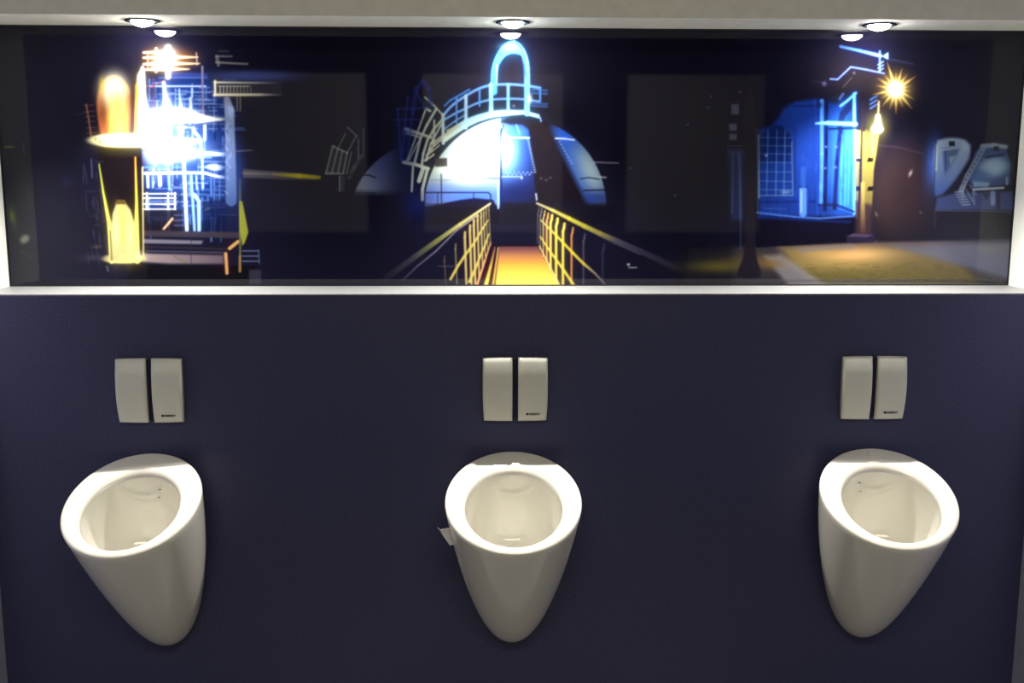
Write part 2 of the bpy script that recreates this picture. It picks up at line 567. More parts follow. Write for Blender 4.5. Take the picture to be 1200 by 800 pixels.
# dark riveted cylinder with yellow streaks
poly([(114, 173), (166, 173), (168, 306), (129, 306)], (20, 13, 18), 1, 1.5)
st([(116, 192), (121, 225), (128, 262), (131, 306)], [1.2, 2.4, 5, 6], (0, 0, 0), 1, 1, cols=((190, 196, 70), (208, 206, 84), (222, 214, 110), (228, 220, 130)))
st([(158.5, 184), (160, 235), (160, 262), (161, 306)], [1.5, 3, 5, 6], (0, 0, 0), 1, 1, cols=((214, 160, 40), (206, 200, 70), (222, 214, 104), (228, 220, 120)))
st([(167, 196), (168, 300)], 1.8, (222, 212, 150), 0.85)
st([(165, 240), (166, 306)], 1.6, (30, 20, 20), 0.9)
poly([(129, 306), (130, 270), (132, 250), (136, 239), (148, 239), (153, 246), (158, 262), (160, 306)], (176, 168, 104), 1, 2, (190, 182, 124))
gl(136, 275, 5, 26, (236, 228, 176), 0.6)
gl(152, 280, 4, 24, (250, 236, 170), 0.5)
st([(142, 240), (145, 304)], 1.8, (198, 188, 74), 0.7, 2)
poly([(134, 239), (137, 234), (146, 234), (149, 239)], (90, 70, 34), 1, 1)
gl(145, 303, 26, 6, (232, 222, 138), 1, p=10)
gl(162, 299, 8, 5, (240, 226, 190), 0.6)
poly([(129, 306), (131, 284), (160, 284), (161, 306)], (194, 186, 128), 0.8, 2)
st([(129, 270), (131, 305)], 1.4, (70, 60, 34), 0.7)
# dim scaffold left of it
for k in range(26):
    x = rng.uniform(98, 126)
    y = rng.uniform(188, 296)
    if rng.random() < 0.5:
        st([(x, y), (x + rng.uniform(4, 12), y)], 1, (70, 62, 90), 0.55)
    else:
        st([(x, y), (x + 1, y + rng.uniform(5, 18))], 1.1, (66, 60, 92), 0.55)
st([(107, 186), (108, 208)], 1.4, (96, 96, 140), 0.7)
st([(98, 192), (98, 214)], 1.2, (66, 66, 100), 0.7)
gl(113, 289, 6, 2, (90, 72, 60), 0.7)
gl(110, 302, 16, 4, (60, 52, 70), 0.7)
st([(125, 312), (127, 318)], 1.4, (120, 120, 140), 0.8)
# long beam with a yellow end
poly([(285, 198), (345, 202), (372, 205), (376, 208), (370, 211), (330, 210), (285, 208)], (78, 74, 80), 0.85, 2)
st([(320, 204), (350, 206), (374, 208)], [3, 5, 4], (0, 0, 0), 0.95, 1.4, cols=((110, 104, 60), (176, 166, 24), (150, 140, 24)))
st([(285, 203), (325, 204)], 2, (120, 112, 116), 0.7, 2)
# reflections of the room at the far left, painted into the print
st([(6, 172), (16, 172)], 2, (110, 112, 50), 0.8)
st([(27, 168), (28, 180)], 1.2, (70, 70, 80), 0.8)
gl(15, 255, 5, 18, (48, 62, 40), 0.8, -10)
gl(14, 253, 3, 8, (86, 106, 40), 0.7, -10)
gl(29, 280, 6.5, 5, (120, 130, 110), 0.9, -40, p=4)
st([(24, 294), (36, 302)], 1.4, (60, 62, 60), 0.6)
gl(78, 213, 6, 6, (34, 32, 66), 0.7)

# ---- ghost of the dome and stairs, left of the centre
ecl = lambda X, Y: np.clip((1 - np.hypot((X - 520) / 110.0, (Y - 252) / 92.0)) * 60, 0, 1) * np.clip((230 - Y) / 9.0, 0, 1) * np.clip((492 - X) / 50.0, 0, 1)
gl(428, 214, 30, 36, (140, 150, 164), 0.9, clip=ecl)
gl(450, 192, 24, 36, (58, 70, 126), 0.7, clip=ecl)
poly([(390, 171), (407, 179), (402, 204), (382, 203)], (60, 60, 66), 0.5, 1)
gc = (164, 170, 156)
for a, b, w_ in (((390, 171), (407, 179), 2.2), ((382, 203), (403, 204), 2.4), ((390, 171), (382, 203), 1.8), ((407, 179), (402, 204), 1.8),
                 ((396, 174), (389, 202), 1.6), ((401, 177), (396, 203), 1.6), ((398, 205), (398, 224), 1.8), ((407, 179), (417, 160), 1.4),
                 ((397, 172), (405, 156), 1.2), ((407, 149), (419, 160), 1.4), ((420, 163), (420, 186), 1.4), ((412, 178), (406, 204), 1.4),
                 ((426, 150), (426, 184), 1.0)):
    st([a, b], w_, gc, 0.62)
st([(409, 208), (415, 196), (423, 183)], 5, (78, 82, 84), 0.6)
st([(402, 206), (401, 222)], 5, (74, 78, 84), 0.5)
st([(392, 205), (432, 205), (440, 208)], 1.5, (16, 18, 24), 0.9)
st([(412, 226), (440, 226)], 1.2, (20, 20, 34), 0.7)

# ---- centre: the great dome
DCX, DCY, DRX, DRY = 604.0, 242.0, 107.0, 106.0
dome = lambda X, Y: np.clip((1 - np.hypot((X - DCX) / DRX, (Y - DCY) / DRY)) * 80, 0, 1) * np.clip((243 - Y) / 7.0, 0, 1)
r = region(480, 130, 720, 250)
sy, sx, X, Y = r
dm = dome(X, Y)
blend((sy, sx), dm, c3((20, 15, 24)))
lf = dm * np.clip((588 - X) / 2, 0, 1)
blend((sy, sx), lf, c3((168, 176, 146)))
gl(556, 232, 66, 20, (62, 104, 205), 0.95, clip=lambda X, Y: dome(X, Y) * (X < 587), p=2)
gl(505, 232, 18, 18, (60, 80, 170), 0.6, clip=lambda X, Y: dome(X, Y))
gl(575, 148, 28, 8, (150, 200, 250), 0.6, -8, clip=lambda X, Y: dome(X, Y) * (X < 587))
gl(562, 178, 44, 34, (150, 190, 236), 0.75, -25, clip=lambda X, Y: dome(X, Y) * (X < 588))
gl(560, 178, 32, 26, (240, 246, 255), 1.0, -25, p=3, clip=lambda X, Y: dome(X, Y) * (X < 588))
gl(546, 198, 30, 15, (252, 252, 240), 0.9, 0, p=3, clip=lambda X, Y: dome(X, Y) * (X < 588))
mid = lambda X, Y: dome(X, Y) * np.clip((X - 587) / 1.5, 0, 1) * np.clip((622 + (Y - 162) * 0.11 - X) / 2.5, 0, 1)
gl(600, 180, 40, 60, (22, 40, 110), 0.95, p=4, clip=mid)
gl(592, 178, 20, 34, (110, 180, 250), 1.0, clip=mid)
gl(590, 172, 9, 22, (235, 245, 255), 1.0, clip=mid)
gl(604, 155, 16, 9, (60, 120, 210), 0.8, clip=mid)
gl(604, 225, 26, 14, (18, 22, 70), 0.7, clip=mid)
# shaded right side, top cap
poly([(586, 143), (598, 135), (614, 132), (630, 137), (640, 145), (652, 160), (640, 175), (628, 158), (612, 146), (598, 146)], (26, 18, 24), 0.92, 3)
# crescent on the far right
cres = lambda X, Y: dome(X, Y) * np.clip((X - (640 + np.clip(Y - 150, 0, 99) * 0.50)) / 8.0, 0, 1)
gl(680, 190, 40, 60, (34, 66, 140), 0.95, p=4, clip=cres)
gl(694, 200, 16, 40, (136, 156, 160), 0.95, 24 - 45, clip=cres)
gl(662, 158, 16, 9, (36, 84, 190), 0.8, 40, clip=cres)
gl(700, 232, 30, 9, (24, 40, 110), 0.7, clip=cres)
# darkness in front of the dome
poly([(486, 244), (505, 241), (540, 234), (556, 232), (578, 234), (586, 250), (586, 262), (480, 262)], (17, 14, 26), 0.96, 2)
poly([(590, 238), (720, 240), (720, 262), (590, 262)], (18, 16, 28), 0.9, 6)
# dome details
poly([(509.5, 185.5), (524, 185), (524.5, 195), (510, 195.5)], (50, 44, 42), 1, 1)
st([(504, 211), (522, 211), (548, 209)], 1.2, (120, 128, 110), 0.8)
st([(517, 204), (517.5, 240)], 1.4, (34, 40, 50), 0.9)
st([(493, 225.5), (572, 225.5), (575, 228), (575, 240)], 1.5, (22, 26, 54), 0.95)
for x, y1 in ((513, 240), (555, 234), (498, 240)):
    st([(x, 226), (x, y1)], 1.2, (24, 30, 60), 0.85)
st([(496, 239), (514, 239)], 1.1, (24, 30, 60), 0.7)
st([(590, 147), (587, 153), (586, 170), (587, 190), (587, 240)], [1.5, 2.2, 1.4, 2.2, 3], (16, 22, 60), 0.95)
st([(578, 146), (586, 145.5), (588, 149)], 2, (190, 205, 200), 0.9)
st([(584, 206), (584, 244)], 2.2, (170, 200, 250), 0.8)
st([(588, 161), (620, 161.5)], 2, (170, 205, 250), 0.95)
for k in range(14):
    gl(619 + k * 0.62, 164 + k * 2.9, 1.3, 1.0, (130, 160, 215), 0.85)
for k in range(13):
    gl(593 + k * 2.5, 202 + (k % 2) * 2.4, 1.1, 1.0, (140, 165, 215), 0.75)
st([(565, 208.5), (575, 209), (612, 209.5)], 1.6, (60, 74, 120), 0.9)
st([(588, 207), (610, 207)], 1.4, (170, 200, 240), 0.7)
st([(605, 146), (609, 157)], 1.6, (120, 170, 220), 0.7)
gl(611.5, 208, 1, 1.8, (210, 225, 240), 0.9)
st([(651, 162), (662, 162.5), (673, 164)], 1.6, (205, 215, 230), 0.95)
for k in range(8):
    gl(656 + k * 2.0, 166 + k * 3.6, 0.9, 0.9, (150, 170, 205), 0.7)
st([(694, 190), (725, 191)], 1.2, (150, 148, 165), 0.85)
st([(680, 209.5), (690, 208), (702, 210)], 1.3, (18, 22, 44), 0.9)
st([(702, 207), (710, 208)], 1.6, (170, 170, 180), 0.85)
st([(684, 223), (709, 222.5)], 1.6, (16, 20, 40), 0.95)
for x, y in ((634, 209), (640, 211), (645, 208)):
    gl(x, y, 1.6, 0.9, (96, 90, 96), 0.7)
# glowing arch
ac = (96, 186, 246)
st([(579, 108), (578.5, 90), (581, 74), (587, 62)], [7, 7.5, 7, 7], ac, 1, 1.4)
poly([(581, 68), (586, 57), (593, 50), (600, 47.5), (606, 49), (612, 56), (614, 66), (610, 64), (602, 62), (594, 64), (588, 70), (585, 76)], (100, 200, 245), 1, 1.6, sm=True)
gl(598, 55, 10, 4, (150, 226, 250), 0.8)
st([(602, 48), (608, 52), (614, 62), (618, 80), (617.5, 132)], [1.5, 3.2, 5.5, 6.5, 6], (126, 205, 252), 1, 1.4)
st([(604, 49), (611, 56), (614, 66), (616, 90)], 1.3, (20, 60, 120), 0.8)
st([(582, 100), (582, 76)], 2, (190, 235, 255), 0.8)
st([(583, 61), (587, 64)], 1, (20, 60, 110), 0.8)
# gallery rails
rc = (112, 170, 226)
st([(521, 124), (527, 118), (535, 113.5), (550, 105)], 2.6, (66, 120, 200), 0.95)
st([(520, 135), (526, 127), (534, 120), (546, 112), (560, 104), (574, 99.5), (597, 98.5), (615, 100), (633, 103)], 3, rc)
st([(521, 140), (533, 133), (546, 127), (558, 121), (574, 116.5), (597, 115.5), (613, 116), (632, 119)], 2.6, rc)
st([(521, 151), (533, 142), (546, 134)], 2.0, rc, 0.9)
poly([(520, 158), (530, 149), (546, 139), (560, 134), (576, 130), (597, 129), (614, 129), (632, 134), (633, 139), (614, 134), (597, 135), (576, 138), (560, 143), (546, 150), (534, 158), (520, 168)], (150, 196, 222), 1, 1.2, (196, 204, 180))
gl(590, 132, 14, 3, (190, 240, 255), 0.9)
for x, a, b, w_, cc in ((546, 112, 150, 3.8, (170, 205, 228)), (535, 115, 144, 2.2, (90, 150, 215)), (562, 106, 124, 2.4, (80, 150, 220)), (575.5, 99, 136, 5, (160, 216, 245)),
                        (595.5, 99, 134, 3.4, (140, 206, 245)), (617.5, 96, 133, 6, (130, 205, 250)), (633, 103, 119, 2.2, (90, 160, 225))):
    st([(x, a), (x, b)], w_, cc)
for y in (105, 109, 121, 124):
    st([(624, y), (641, y + 1)], 2, (66, 120, 210), 0.7)
gl(620.5, 116, 3, 6, (225, 250, 255), 0.95)
gl(602, 124, 1.5, 1.5, (150, 160, 200), 0.7)
st([(633, 138), (634, 142)], 2, (120, 180, 235), 0.8)
st([(519, 134), (519.5, 168)], 3.6, (176, 196, 200))
# stair lattice left of the dome
sc_ = (178, 186, 166)
for pts, w_ in (([(498, 114), (509, 124), (520, 136)], 2.0), ([(499, 128), (491, 150), (484, 170), (477, 188)], 2), ([(511, 128), (500, 147), (493, 162), (486, 190)], 3),
                ([(520, 138), (508, 152), (501, 164), (496, 180), (494, 196)], 3), ([(475, 151), (490, 156), (505, 161)], 3.6), ([(478, 156), (492, 161)], 2.2),
                ([(473, 190), (488, 193), (502, 197.5)], 4), ([(484, 194), (482.5, 224)], 2.4), ([(509, 141), (508, 171)], 2.4), ([(517, 146), (505, 168), (499, 188)], 2.4),
                ([(501, 198), (495, 222), (495, 234)], 3.6), ([(496, 197), (491, 212)], 5), ([(499, 127), (504, 130)], 3), ([(496, 155), (479, 188)], 1.6)):
    st(pts, w_, sc_, 0.92)
for a, b in (((500, 182), (514, 170)), ((503, 176), (518, 163)), ((507, 168), (520, 158)), ((498, 188), (508, 181)), ((523, 158), (534, 150)), ((524, 153), (538, 148))):
    st([a, b], 3, (172, 174, 148), 0.85)
for a, b in (((503, 183), (512, 175)), ((508, 174), (516, 167))):
    st([a, b], 1.6, (30, 28, 34), 0.9)
st([(484, 132), (488, 104), (496, 95), (502, 104), (505, 124)], 5, (32, 40, 110), 0.6, 3)
for a, b in (((465, 128), (500, 126)), ((462, 140), (494, 140)), ((478, 112), (470, 190)), ((488, 108), (500, 130)), ((466, 128), (470, 186)), ((484, 130), (478, 176))):
    st([a, b], 1.8, (40, 54, 130), 0.65, 1.5)
gl(478, 155, 5, 4, (100, 120, 160), 0.7)
gl(476, 170, 14, 40, (24, 34, 100), 0.45)
gl(488, 240, 16, 20, (20, 30, 100), 0.5)

# ---- the footbridge
poly([(575, 287), (633, 287), (657, 336), (562, 336)], (28, 18, 26), 1, 1)
poly([(585, 289), (630, 289), (656, 336), (580, 336)], (104, 60, 66), 1, 1.5)
r = region(560, 286, 660, 338)
sy, sx, X, Y = r
fm = np.clip((X - (585 - (Y - 289) * 0.11)) / 1.2, 0, 1) * np.clip(((631 + (Y - 289) * 0.53) - X) / 1.2, 0, 1) * (Y > 289)
q = np.clip((Y - 291) / 40.0, 0, 1)
ramp = np.stack([np.interp(q, [0, .2, .5, 1], [104, 168, 214, 236]), np.interp(q, [0, .2, .5, 1], [62, 112, 168, 214]), np.interp(q, [0, .2, .5, 1], [66, 74, 66, 98])], -1) / 255
cv[sy, sx] = cv[sy, sx] * (1 - fm[..., None]) + ramp * fm[..., None]
st([(580, 290), (575, 312), (569, 336)], [2, 3, 5], (0, 0, 0), 1, 1, cols=((110, 70, 70), (200, 160, 80), (236, 220, 100)))
st([(584, 290), (577.5, 336)], [1.2, 3], (222, 190, 90), 0.9)
st([(574, 262), (573, 289)], 2, (24, 20, 40), 1)
# handrails
st([(574.5, 238.5), (539, 263), (511, 283), (482, 304), (452, 326)], [2.2, 4.2, 5.5, 6.5, 7.5], (0, 0, 0), 0.95, 1.4,
   cols=((204, 198, 150), (184, 178, 98), (112, 112, 66), (52, 50, 62), (30, 28, 42)))
st([(560, 252), (535, 270), (511, 294), (490, 311), (472, 328)], 1.8, (0, 0, 0), 0.9, 1, cols=((190, 180, 150), (120, 112, 130), (112, 106, 130), (84, 80, 104), (60, 56, 78)))
yc = (196, 174, 104)
for x, a, b, w_, op in ((574, 240, 288, 1.6, .5), (571, 244, 292, 1.4, .7), (568, 247, 300, 1.6, .8), (565, 249, 312, 2, .85), (561, 252, 326, 2.2, .9), (556.5, 258, 333, 2.6, .95), (552, 264, 333, 2.6, .95),
                        (546, 272, 333, 2.6, .9), (535, 286, 333, 1.8, .5), (522, 300, 333, 1.5, .3)):
    st([(x - 1, a), (x - 1.3, a + 6), (x + 0.6, b)], w_, yc, op)
st([(528, 327), (537, 311), (545, 299), (556, 284), (566, 267), (572, 258)], [3, 3, 3, 2.6, 2, 1.2], (194, 178, 86), 0.95)
st([(550, 330), (557, 315), (562, 302), (568, 288), (573, 274)], [3.4, 3, 2.6, 2.2, 1.5], (200, 180, 88), 0.95)
st([(575, 284), (568, 306), (559, 334)], [1, 2, 2.8], (226, 164, 110), 0.95)
st([(513, 312), (533, 312)], 1, (90, 86, 110), 0.7)
st([(629, 238), (648, 246.5), (667, 256), (685, 265), (703, 273.5), (725, 283), (750, 294), (797, 316)], [2, 3.6, 4.6, 5.2, 5.4, 6, 6.5, 7], (0, 0, 0), 0.95, 1.4,
   cols=((180, 172, 140), (194, 186, 96), (198, 188, 66), (172, 164, 54), (140, 132, 60), (70, 66, 84), (54, 50, 70), (32, 30, 44)))
st([(690, 270), (720, 285), (750, 298)], 1.6, (100, 92, 110), 0.5)
for x, a, b, w_, op, cc in ((631, 242, 285, 1.4, .4, (150, 140, 150)), (634, 244, 292, 1.5, .55, (170, 160, 130)), (637.5, 247, 300, 2, .8, yc), (641.5, 250, 306, 2.4, .9, (214, 160, 90)),
                            (646, 252, 315, 2.8, .95, (226, 208, 100)), (652.5, 256, 333, 3, .95, (226, 212, 96)), (660.5, 262, 334, 3, .95, (222, 206, 90)),
                            (670.5, 267, 333, 2.2, .9, (206, 140, 80)), (684.5, 274, 333, 2, .5, (110, 104, 130)), (707, 286, 333, 2.4, .35, (80, 76, 104))):
    st([(x + 1, a), (x + 0.4, a + 5), (x - 0.8, a + 9), (x - 0.8, b)], w_, cc, op)
st([(634, 258), (652, 276), (671, 296), (684, 309), (697, 320), (711, 335)], [1.6, 2.6, 3, 3, 2.4, 2.2], (0, 0, 0), 0.95, 1, cols=((190, 176, 110), (222, 206, 70), (214, 200, 60), (200, 180, 70), (130, 116, 96), (80, 72, 84)))
st([(633, 277), (645, 295), (659, 314), (673, 335)], [1.4, 2.4, 3, 3.2], (222, 202, 80), 0.95)
st([(632, 288), (643, 310), (656, 335)], [1.2, 2, 2.6], (226, 206, 130), 0.95)
st([(628, 227), (629, 234)], 1.8, (170, 176, 190), 0.9)
gl(736.5, 310, 1.6, 1.4, (220, 224, 235), 0.95)
st([(737, 313.5), (746, 313.5)], 1.1, (190, 194, 205), 0.9)

# ---- right: trunk, ground, blue house, lamp and far silos
poly([(808, 292), (860, 289), (990, 286), (1030, 284), (1190, 279), (1190, 340), (800, 340)], (52, 48, 56), 0.95, 5, (44, 40, 44))
poly([(800, 285), (860, 285), (860, 340), (790, 340)], (20, 18, 28), 0.7, 12)
gl(842, 312, 36, 7, (96, 90, 36), 0.8)
gl(885, 305, 36, 8, (104, 84, 50), 0.6)
poly([(912, 288), (1010, 286), (1100, 290), (1140, 320), (1150, 336), (955, 336), (925, 306)], (132, 110, 72), 0.85, 12, (92, 84, 36))
gl(1000, 300, 48, 9, (212, 170, 108), 0.95, -3)
gl(985, 309, 60, 8, (150, 126, 66), 0.6)
gl(960, 296, 22, 5, (176, 140, 74), 0.7)
poly([(1045, 288), (1190, 283), (1190, 330), (1150, 318), (1095, 303)], (104, 104, 116), 0.85, 8, (86, 92, 116))
gl(1080, 285, 50, 3, (120, 110, 110), 0.5)
poly([(895, 300), (915, 298), (972, 336), (925, 336)], (136, 130, 132), 0.7, 6)
poly([(930, 290), (1000, 286), (1000, 291), (940, 296)], (110, 104, 108), 0.6, 4)
gl(903, 309, 14, 6, (120, 90, 46), 0.7)
gl(1162, 292, 12, 2.5, (104, 106, 84), 0.5)
for k in range(160):
    x = rng.uniform(940, 1130)
    y = rng.uniform(308, 332)
    st([(x, y), (x + rng.uniform(2, 9), y + rng.uniform(-.4, .4))], 1, rng.choice([(70, 60, 24), (140, 124, 62), (40, 34, 40)]), 0.2)
poly([(900, 327), (1190, 328), (1190, 331), (900, 331)], (44, 38, 44), 0.35, 2)
poly([(935, 331), (1110, 331), (1190, 333), (1190, 336), (935, 336)], (110, 110, 112), 0.45, 1.5)
# dark plinth and brown wall
poly([(886, 254), (1004, 256), (1000, 284), (886, 290)], (16, 14, 28), 1, 2)
poly([(1020, 250), (1190, 247), (1190, 277), (1030, 283)], (20, 18, 28), 0.9, 4)
gl(1052, 222, 36, 54, (60, 44, 42), 0.9, 10, p=3)
gl(1070, 230, 30, 50, (38, 26, 34), 0.6, p=3)
gl(1040, 150, 20, 10, (16, 14, 26), 0.8)
st([(1025, 170), (1050, 172), (1082, 180)], 1.2, (70, 52, 66), 0.7, 2)
gl(1067, 203, 1.6, 4, (170, 160, 150), 0.9, 25)
gl(1027, 251, 1.5, 3, (120, 100, 96), 0.7, -20)
# blue house
hs = [(889, 168), (889, 152), (904, 147), (912, 139), (918, 128), (932, 119), (955, 116), (980, 122), (1003, 107), (1003, 253), (889, 254)]
poly(hs, (22, 48, 128), 1, 5, (24, 48, 122))
gl(940, 175, 22, 45, (34, 72, 176), 0.7, clip=lambda X, Y: (X < 1003) * (X > 888) * (Y > 120))
gl(985, 190, 16, 60, (52, 120, 226), 0.85, p=3, clip=lambda X, Y: (X < 1003) * (Y > 112) * (Y < 254))
poly([(889, 162), (897, 152), (908, 146), (918, 148), (926, 158), (930, 170), (930, 230), (889, 230)], (17, 36, 98), 0.95, 1.5)
poly([(889, 190), (928, 190), (928, 228), (889, 228)], (26, 58, 142), 0.6, 4)
wc = (104, 140, 196)
for x in (900, 910.5, 920):
    st([(x, 152), (x - 1.5, 229)], 1.1, wc, 0.65)
for y in (161, 170.5, 180, 190, 201, 212, 222):
    st([(889, y), (928, y + 0.6)], 1.0, wc, 0.5)
st([(889, 158), (889.5, 232)], 1.6, (150, 180, 190), 0.7)
st([(928, 166), (929, 229)], 1.3, wc, 0.7)
st([(889, 229), (929, 229)], 1.4, wc, 0.7)
gl(898, 182, 1.4, 1.4, (200, 210, 230), 0.9)
gl(921, 225, 6, 2.5, (140, 160, 190), 0.6)
st([(932, 152), (932, 232)], 2, (24, 44, 110), 0.7, 2)
st([(930, 124), (955, 124)], 1.6, (14, 22, 60), 0.7)
st([(889, 237), (955, 236)], 2.6, (18, 32, 96), 0.8, 2)
st([(895, 244), (920, 245)], 1, (70, 100, 180), 0.5)
st([(941, 222), (941, 250)], 8.5, (80, 128, 196), 0.95, 1.4)
st([(939, 222), (939, 248)], 2.4, (140, 180, 226), 0.7)
st([(937, 219), (946, 219)], 2, (22, 40, 100), 0.9)
st([(941, 198), (941, 217)], 6, (44, 84, 170), 0.8, 2)
st([(955, 118), (956, 140), (958, 250)], 3, (30, 60, 150), 0.8)
st([(963, 118), (963, 180), (962, 238)], 4.2, (84, 150, 236), 0.9, 1.4)
st([(968.5, 118), (968, 180), (966.5, 246)], 4.2, (18, 24, 60), 0.95, 1.4)
gl(960, 123, 3.6, 3.2, (16, 26, 70), 0.9)
st([(985, 150), (981, 190), (978, 244)], 5, (24, 30, 66), 0.9, 1.4)
poly([(996, 118), (1000, 112), (1000, 126), (990, 138), (986, 158), (981, 150), (984, 132)], (26, 30, 70), 0.9, 1.5)
poly([(990, 152), (1003, 150), (1003, 252), (983, 244), (984, 190)], (50, 130, 232), 0.85, 3)
for x in (987, 992, 996):
    st([(x, 158), (x - 2, 240)], 1.6, (110, 190, 250), 0.5, 2)
st([(1001, 110), (1001.5, 180), (1001, 250)], 3.6, (120, 200, 252), 0.95, 1.4)
st([(985, 124), (993, 118), (1003, 109)], 3, (120, 196, 250), 0.95)
st([(984, 116), (988, 110)], 3, (90, 120, 210), 0.7)
st([(956, 144.5), (970, 144), (1003, 145.5)], [2, 4.5, 4.5], (130, 206, 252), 0.95, 1.4)
st([(972, 151), (1003, 150)], 2.6, (20, 24, 54), 0.9)
st([(960, 240), (980, 240), (1000, 248)], 3, (24, 28, 60), 0.8, 1.5)
st([(887, 249), (930, 254), (960, 256), (1001, 253)], 2, (66, 110, 200), 0.85)
st([(888, 255), (996, 260)], 2.5, (20, 40, 120), 0.6, 2)
for x, y in ((968, 172), (967, 197), (980, 172), (979, 196)):
    gl(x, y, 1.6, 1.2, (120, 150, 200), 0.7)
for k in range(120):
    x = rng.uniform(891, 1000)
    y = rng.uniform(150, 250)
    st([(x, y), (x + rng.uniform(-.5, .5), y + rng.uniform(4, 16))], rng.uniform(1, 3), rng.choice([(14, 30, 90), (50, 96, 200), (30, 60, 150)]), 0.16, 2)
# roof edges
st([(985, 54.5), (1008, 59.5), (1032, 65.5)], [3, 3.2, 4], (0, 0, 0), 0.95, 1.2, cols=((60, 100, 190), (92, 150, 236), (150, 190, 250)))
st([(1031, 60), (1031, 84)], 2.2, (120, 160, 236), 0.95)
for y in (74, 78, 82):
    st([(1029, y + 2), (1035, y - 2)], 1.8, (140, 175, 236), 0.9)
poly([(1034, 66), (1041, 61), (1041, 70)], (150, 200, 240), 1, 1)
st([(973, 92.5), (981.5, 93), (989, 86), (997, 78.5), (1015, 81.5), (1036, 86)], 1.9, (138, 168, 250), 0.95)
st([(1041, 69), (1070, 75)], 1.4, (60, 66, 110), 0.6)
st([(952, 95), (964, 97)], 1.2, (60, 60, 90), 0.6)
gl(966, 98, 2.6, 2.6, (130, 110, 170), 0.8)
gl(1001, 85.5, 1.3, 1.6, (150, 140, 150), 0.7)
st([(988, 102), (998, 91)], 1.3, (120, 104, 100), 0.6)
for y in (113, 118, 123):
    st([(1020, y + 4), (1028, y - 1)], 2.2, (74, 120, 220), 0.85)
gl(874, 48, 6, 1.2, (70, 66, 90), 0.5, 15)
# lit column under the lamp
poly([(1003, 153), (1030, 156), (1024, 200), (1022, 240), (1018, 258), (1003, 256)], (184, 172, 84), 1, 1.5, (96, 82, 44))
poly([(1003, 153), (1009, 153), (1007, 190), (1003, 190)], (238, 226, 110), 0.9, 1.5)
poly([(1018, 156), (1029, 157), (1025, 186), (1020, 186)], (232, 220, 100), 0.8, 2)
st([(1011, 110), (1010, 150), (1008.5, 200), (1007, 270)], [3.5, 3, 2.6, 5], (38, 26, 34), 0.95, 1.2)
st([(1015.5, 153), (1015.5, 160)], 3.5, (110, 96, 50), 0.8)
for y in (187, 221):
    poly([(1003, y - 2.5), (1008.5, y - 2.5), (1008.5, y + 2.5), (1003, y + 2.5)], (24, 20, 22), 1, 0.8)
    poly([(1017.5, y - 2.5), (1024, y - 2.5), (1022.5, y + 2.5), (1016, y + 2.5)], (24, 20, 22), 1, 0.8)
st([(1003, 185), (1008, 185)], 1, (240, 236, 200), 0.8)
st([(1018, 153), (1022, 186)], 1, (140, 128, 60), 0.6)
poly([(1003, 236), (1022, 240), (1021, 277), (1003, 277)], (52, 36, 42), 0.9, 5)
st([(1011, 215), (1011, 270)], [4, 6], (0, 0, 0), 0.9, 2, cols=((206, 180, 84), (70, 50, 46)))
poly([(992, 277), (1000, 273.5), (1024, 275), (1024, 284), (1000, 285), (992, 283)], (34, 28, 48), 1, 1)
poly([(992, 277), (1000, 273.5), (1024, 275), (1016, 278)], (70, 58, 78), 0.9, 1)
# wall bracket lamp and starburst
st([(1030, 119), (1029, 135)], 2.2, (226, 206, 140), 0.95)
gl(1028, 147, 13, 15, (150, 130, 60), 0.45)
poly([(1026.5, 134), (1031.5, 134), (1033, 146), (1035.5, 152), (1032, 156), (1024, 156), (1020, 152), (1025, 144)], (255, 250, 200), 1, 1.2)
gl(1050, 105, 20, 19, (170, 130, 60), 0.55)
gl(1050, 105, 12, 12, (248, 224, 130), 0.9)
rays = [(6, 18), (28, 24), (50, 30), (68, 22), (90, 28), (108, 24), (130, 26), (150, 20), (168, 28), (192, 24), (212, 26), (232, 22), (252, 34), (270, 20), (286, 26), (306, 22), (326, 28), (346, 18)]
for a, L in rays:
    ca, sa = math.cos(math.radians(a)), math.sin(math.radians(a))
    st([(1050 + 5 * ca, 105 + 5 * sa), (1050 + L * .6 * ca, 105 + L * .6 * sa), (1050 + L * ca, 105 + L * sa)], [5, 2, 0.5], (0, 0, 0), 0.95, 1,
       cols=((255, 244, 190), (246, 206, 100), (150, 104, 50)))
gl(1050, 105, 8.5, 8.5, (255, 255, 240), 1.0, p=4)
# trunk and the column of windows beside it
poly([(800, 86), (893, 86), (888, 250), (800, 250)], (26, 24, 32), 0.35, 10)
for y0, y1, x in ((122, 134, 861), (145, 153, 858.5), (157, 164, 858.5)):
    poly([(x - 4, y0), (x + 5, y0), (x + 5, y1), (x - 4, y1)], (92, 96, 112), 0.75, 1.5)
poly([(853, 176), (872, 176), (870, 258), (856, 258)], (36, 44, 84), 0.75, 5)
for y in (171, 175, 178):
    st([(852, y), (870, y)], 1, (80, 84, 100), 0.6)
st([(859, 180), (858, 250)], 1.4, (86, 96, 130), 0.6, 1.5)
st([(866, 180), (868, 255)], 3, (52, 70, 120), 0.7, 3)
st([(867, 182), (868, 292)], 1.2, (90, 94, 110), 0.5)
st([(873, 182), (876, 196)], 2, (96, 96, 100), 0.6, 1.5)
for x, y in ((867, 108), (833, 113), (830, 126), (739, 197), (791, 229), (806, 146)):
    gl(x, y, 1.2, 1.2, (130, 130, 150), 0.8)
poly([(871, 100), (886, 100), (885, 200), (884, 280), (887, 306), (894, 322), (884, 327), (866, 326), (863, 320), (872, 300), (874, 270)], (30, 26, 36), 0.95, 2.5, sm=True)
st([(886.5, 150), (888, 250)], 1, (96, 110, 130), 0.45)
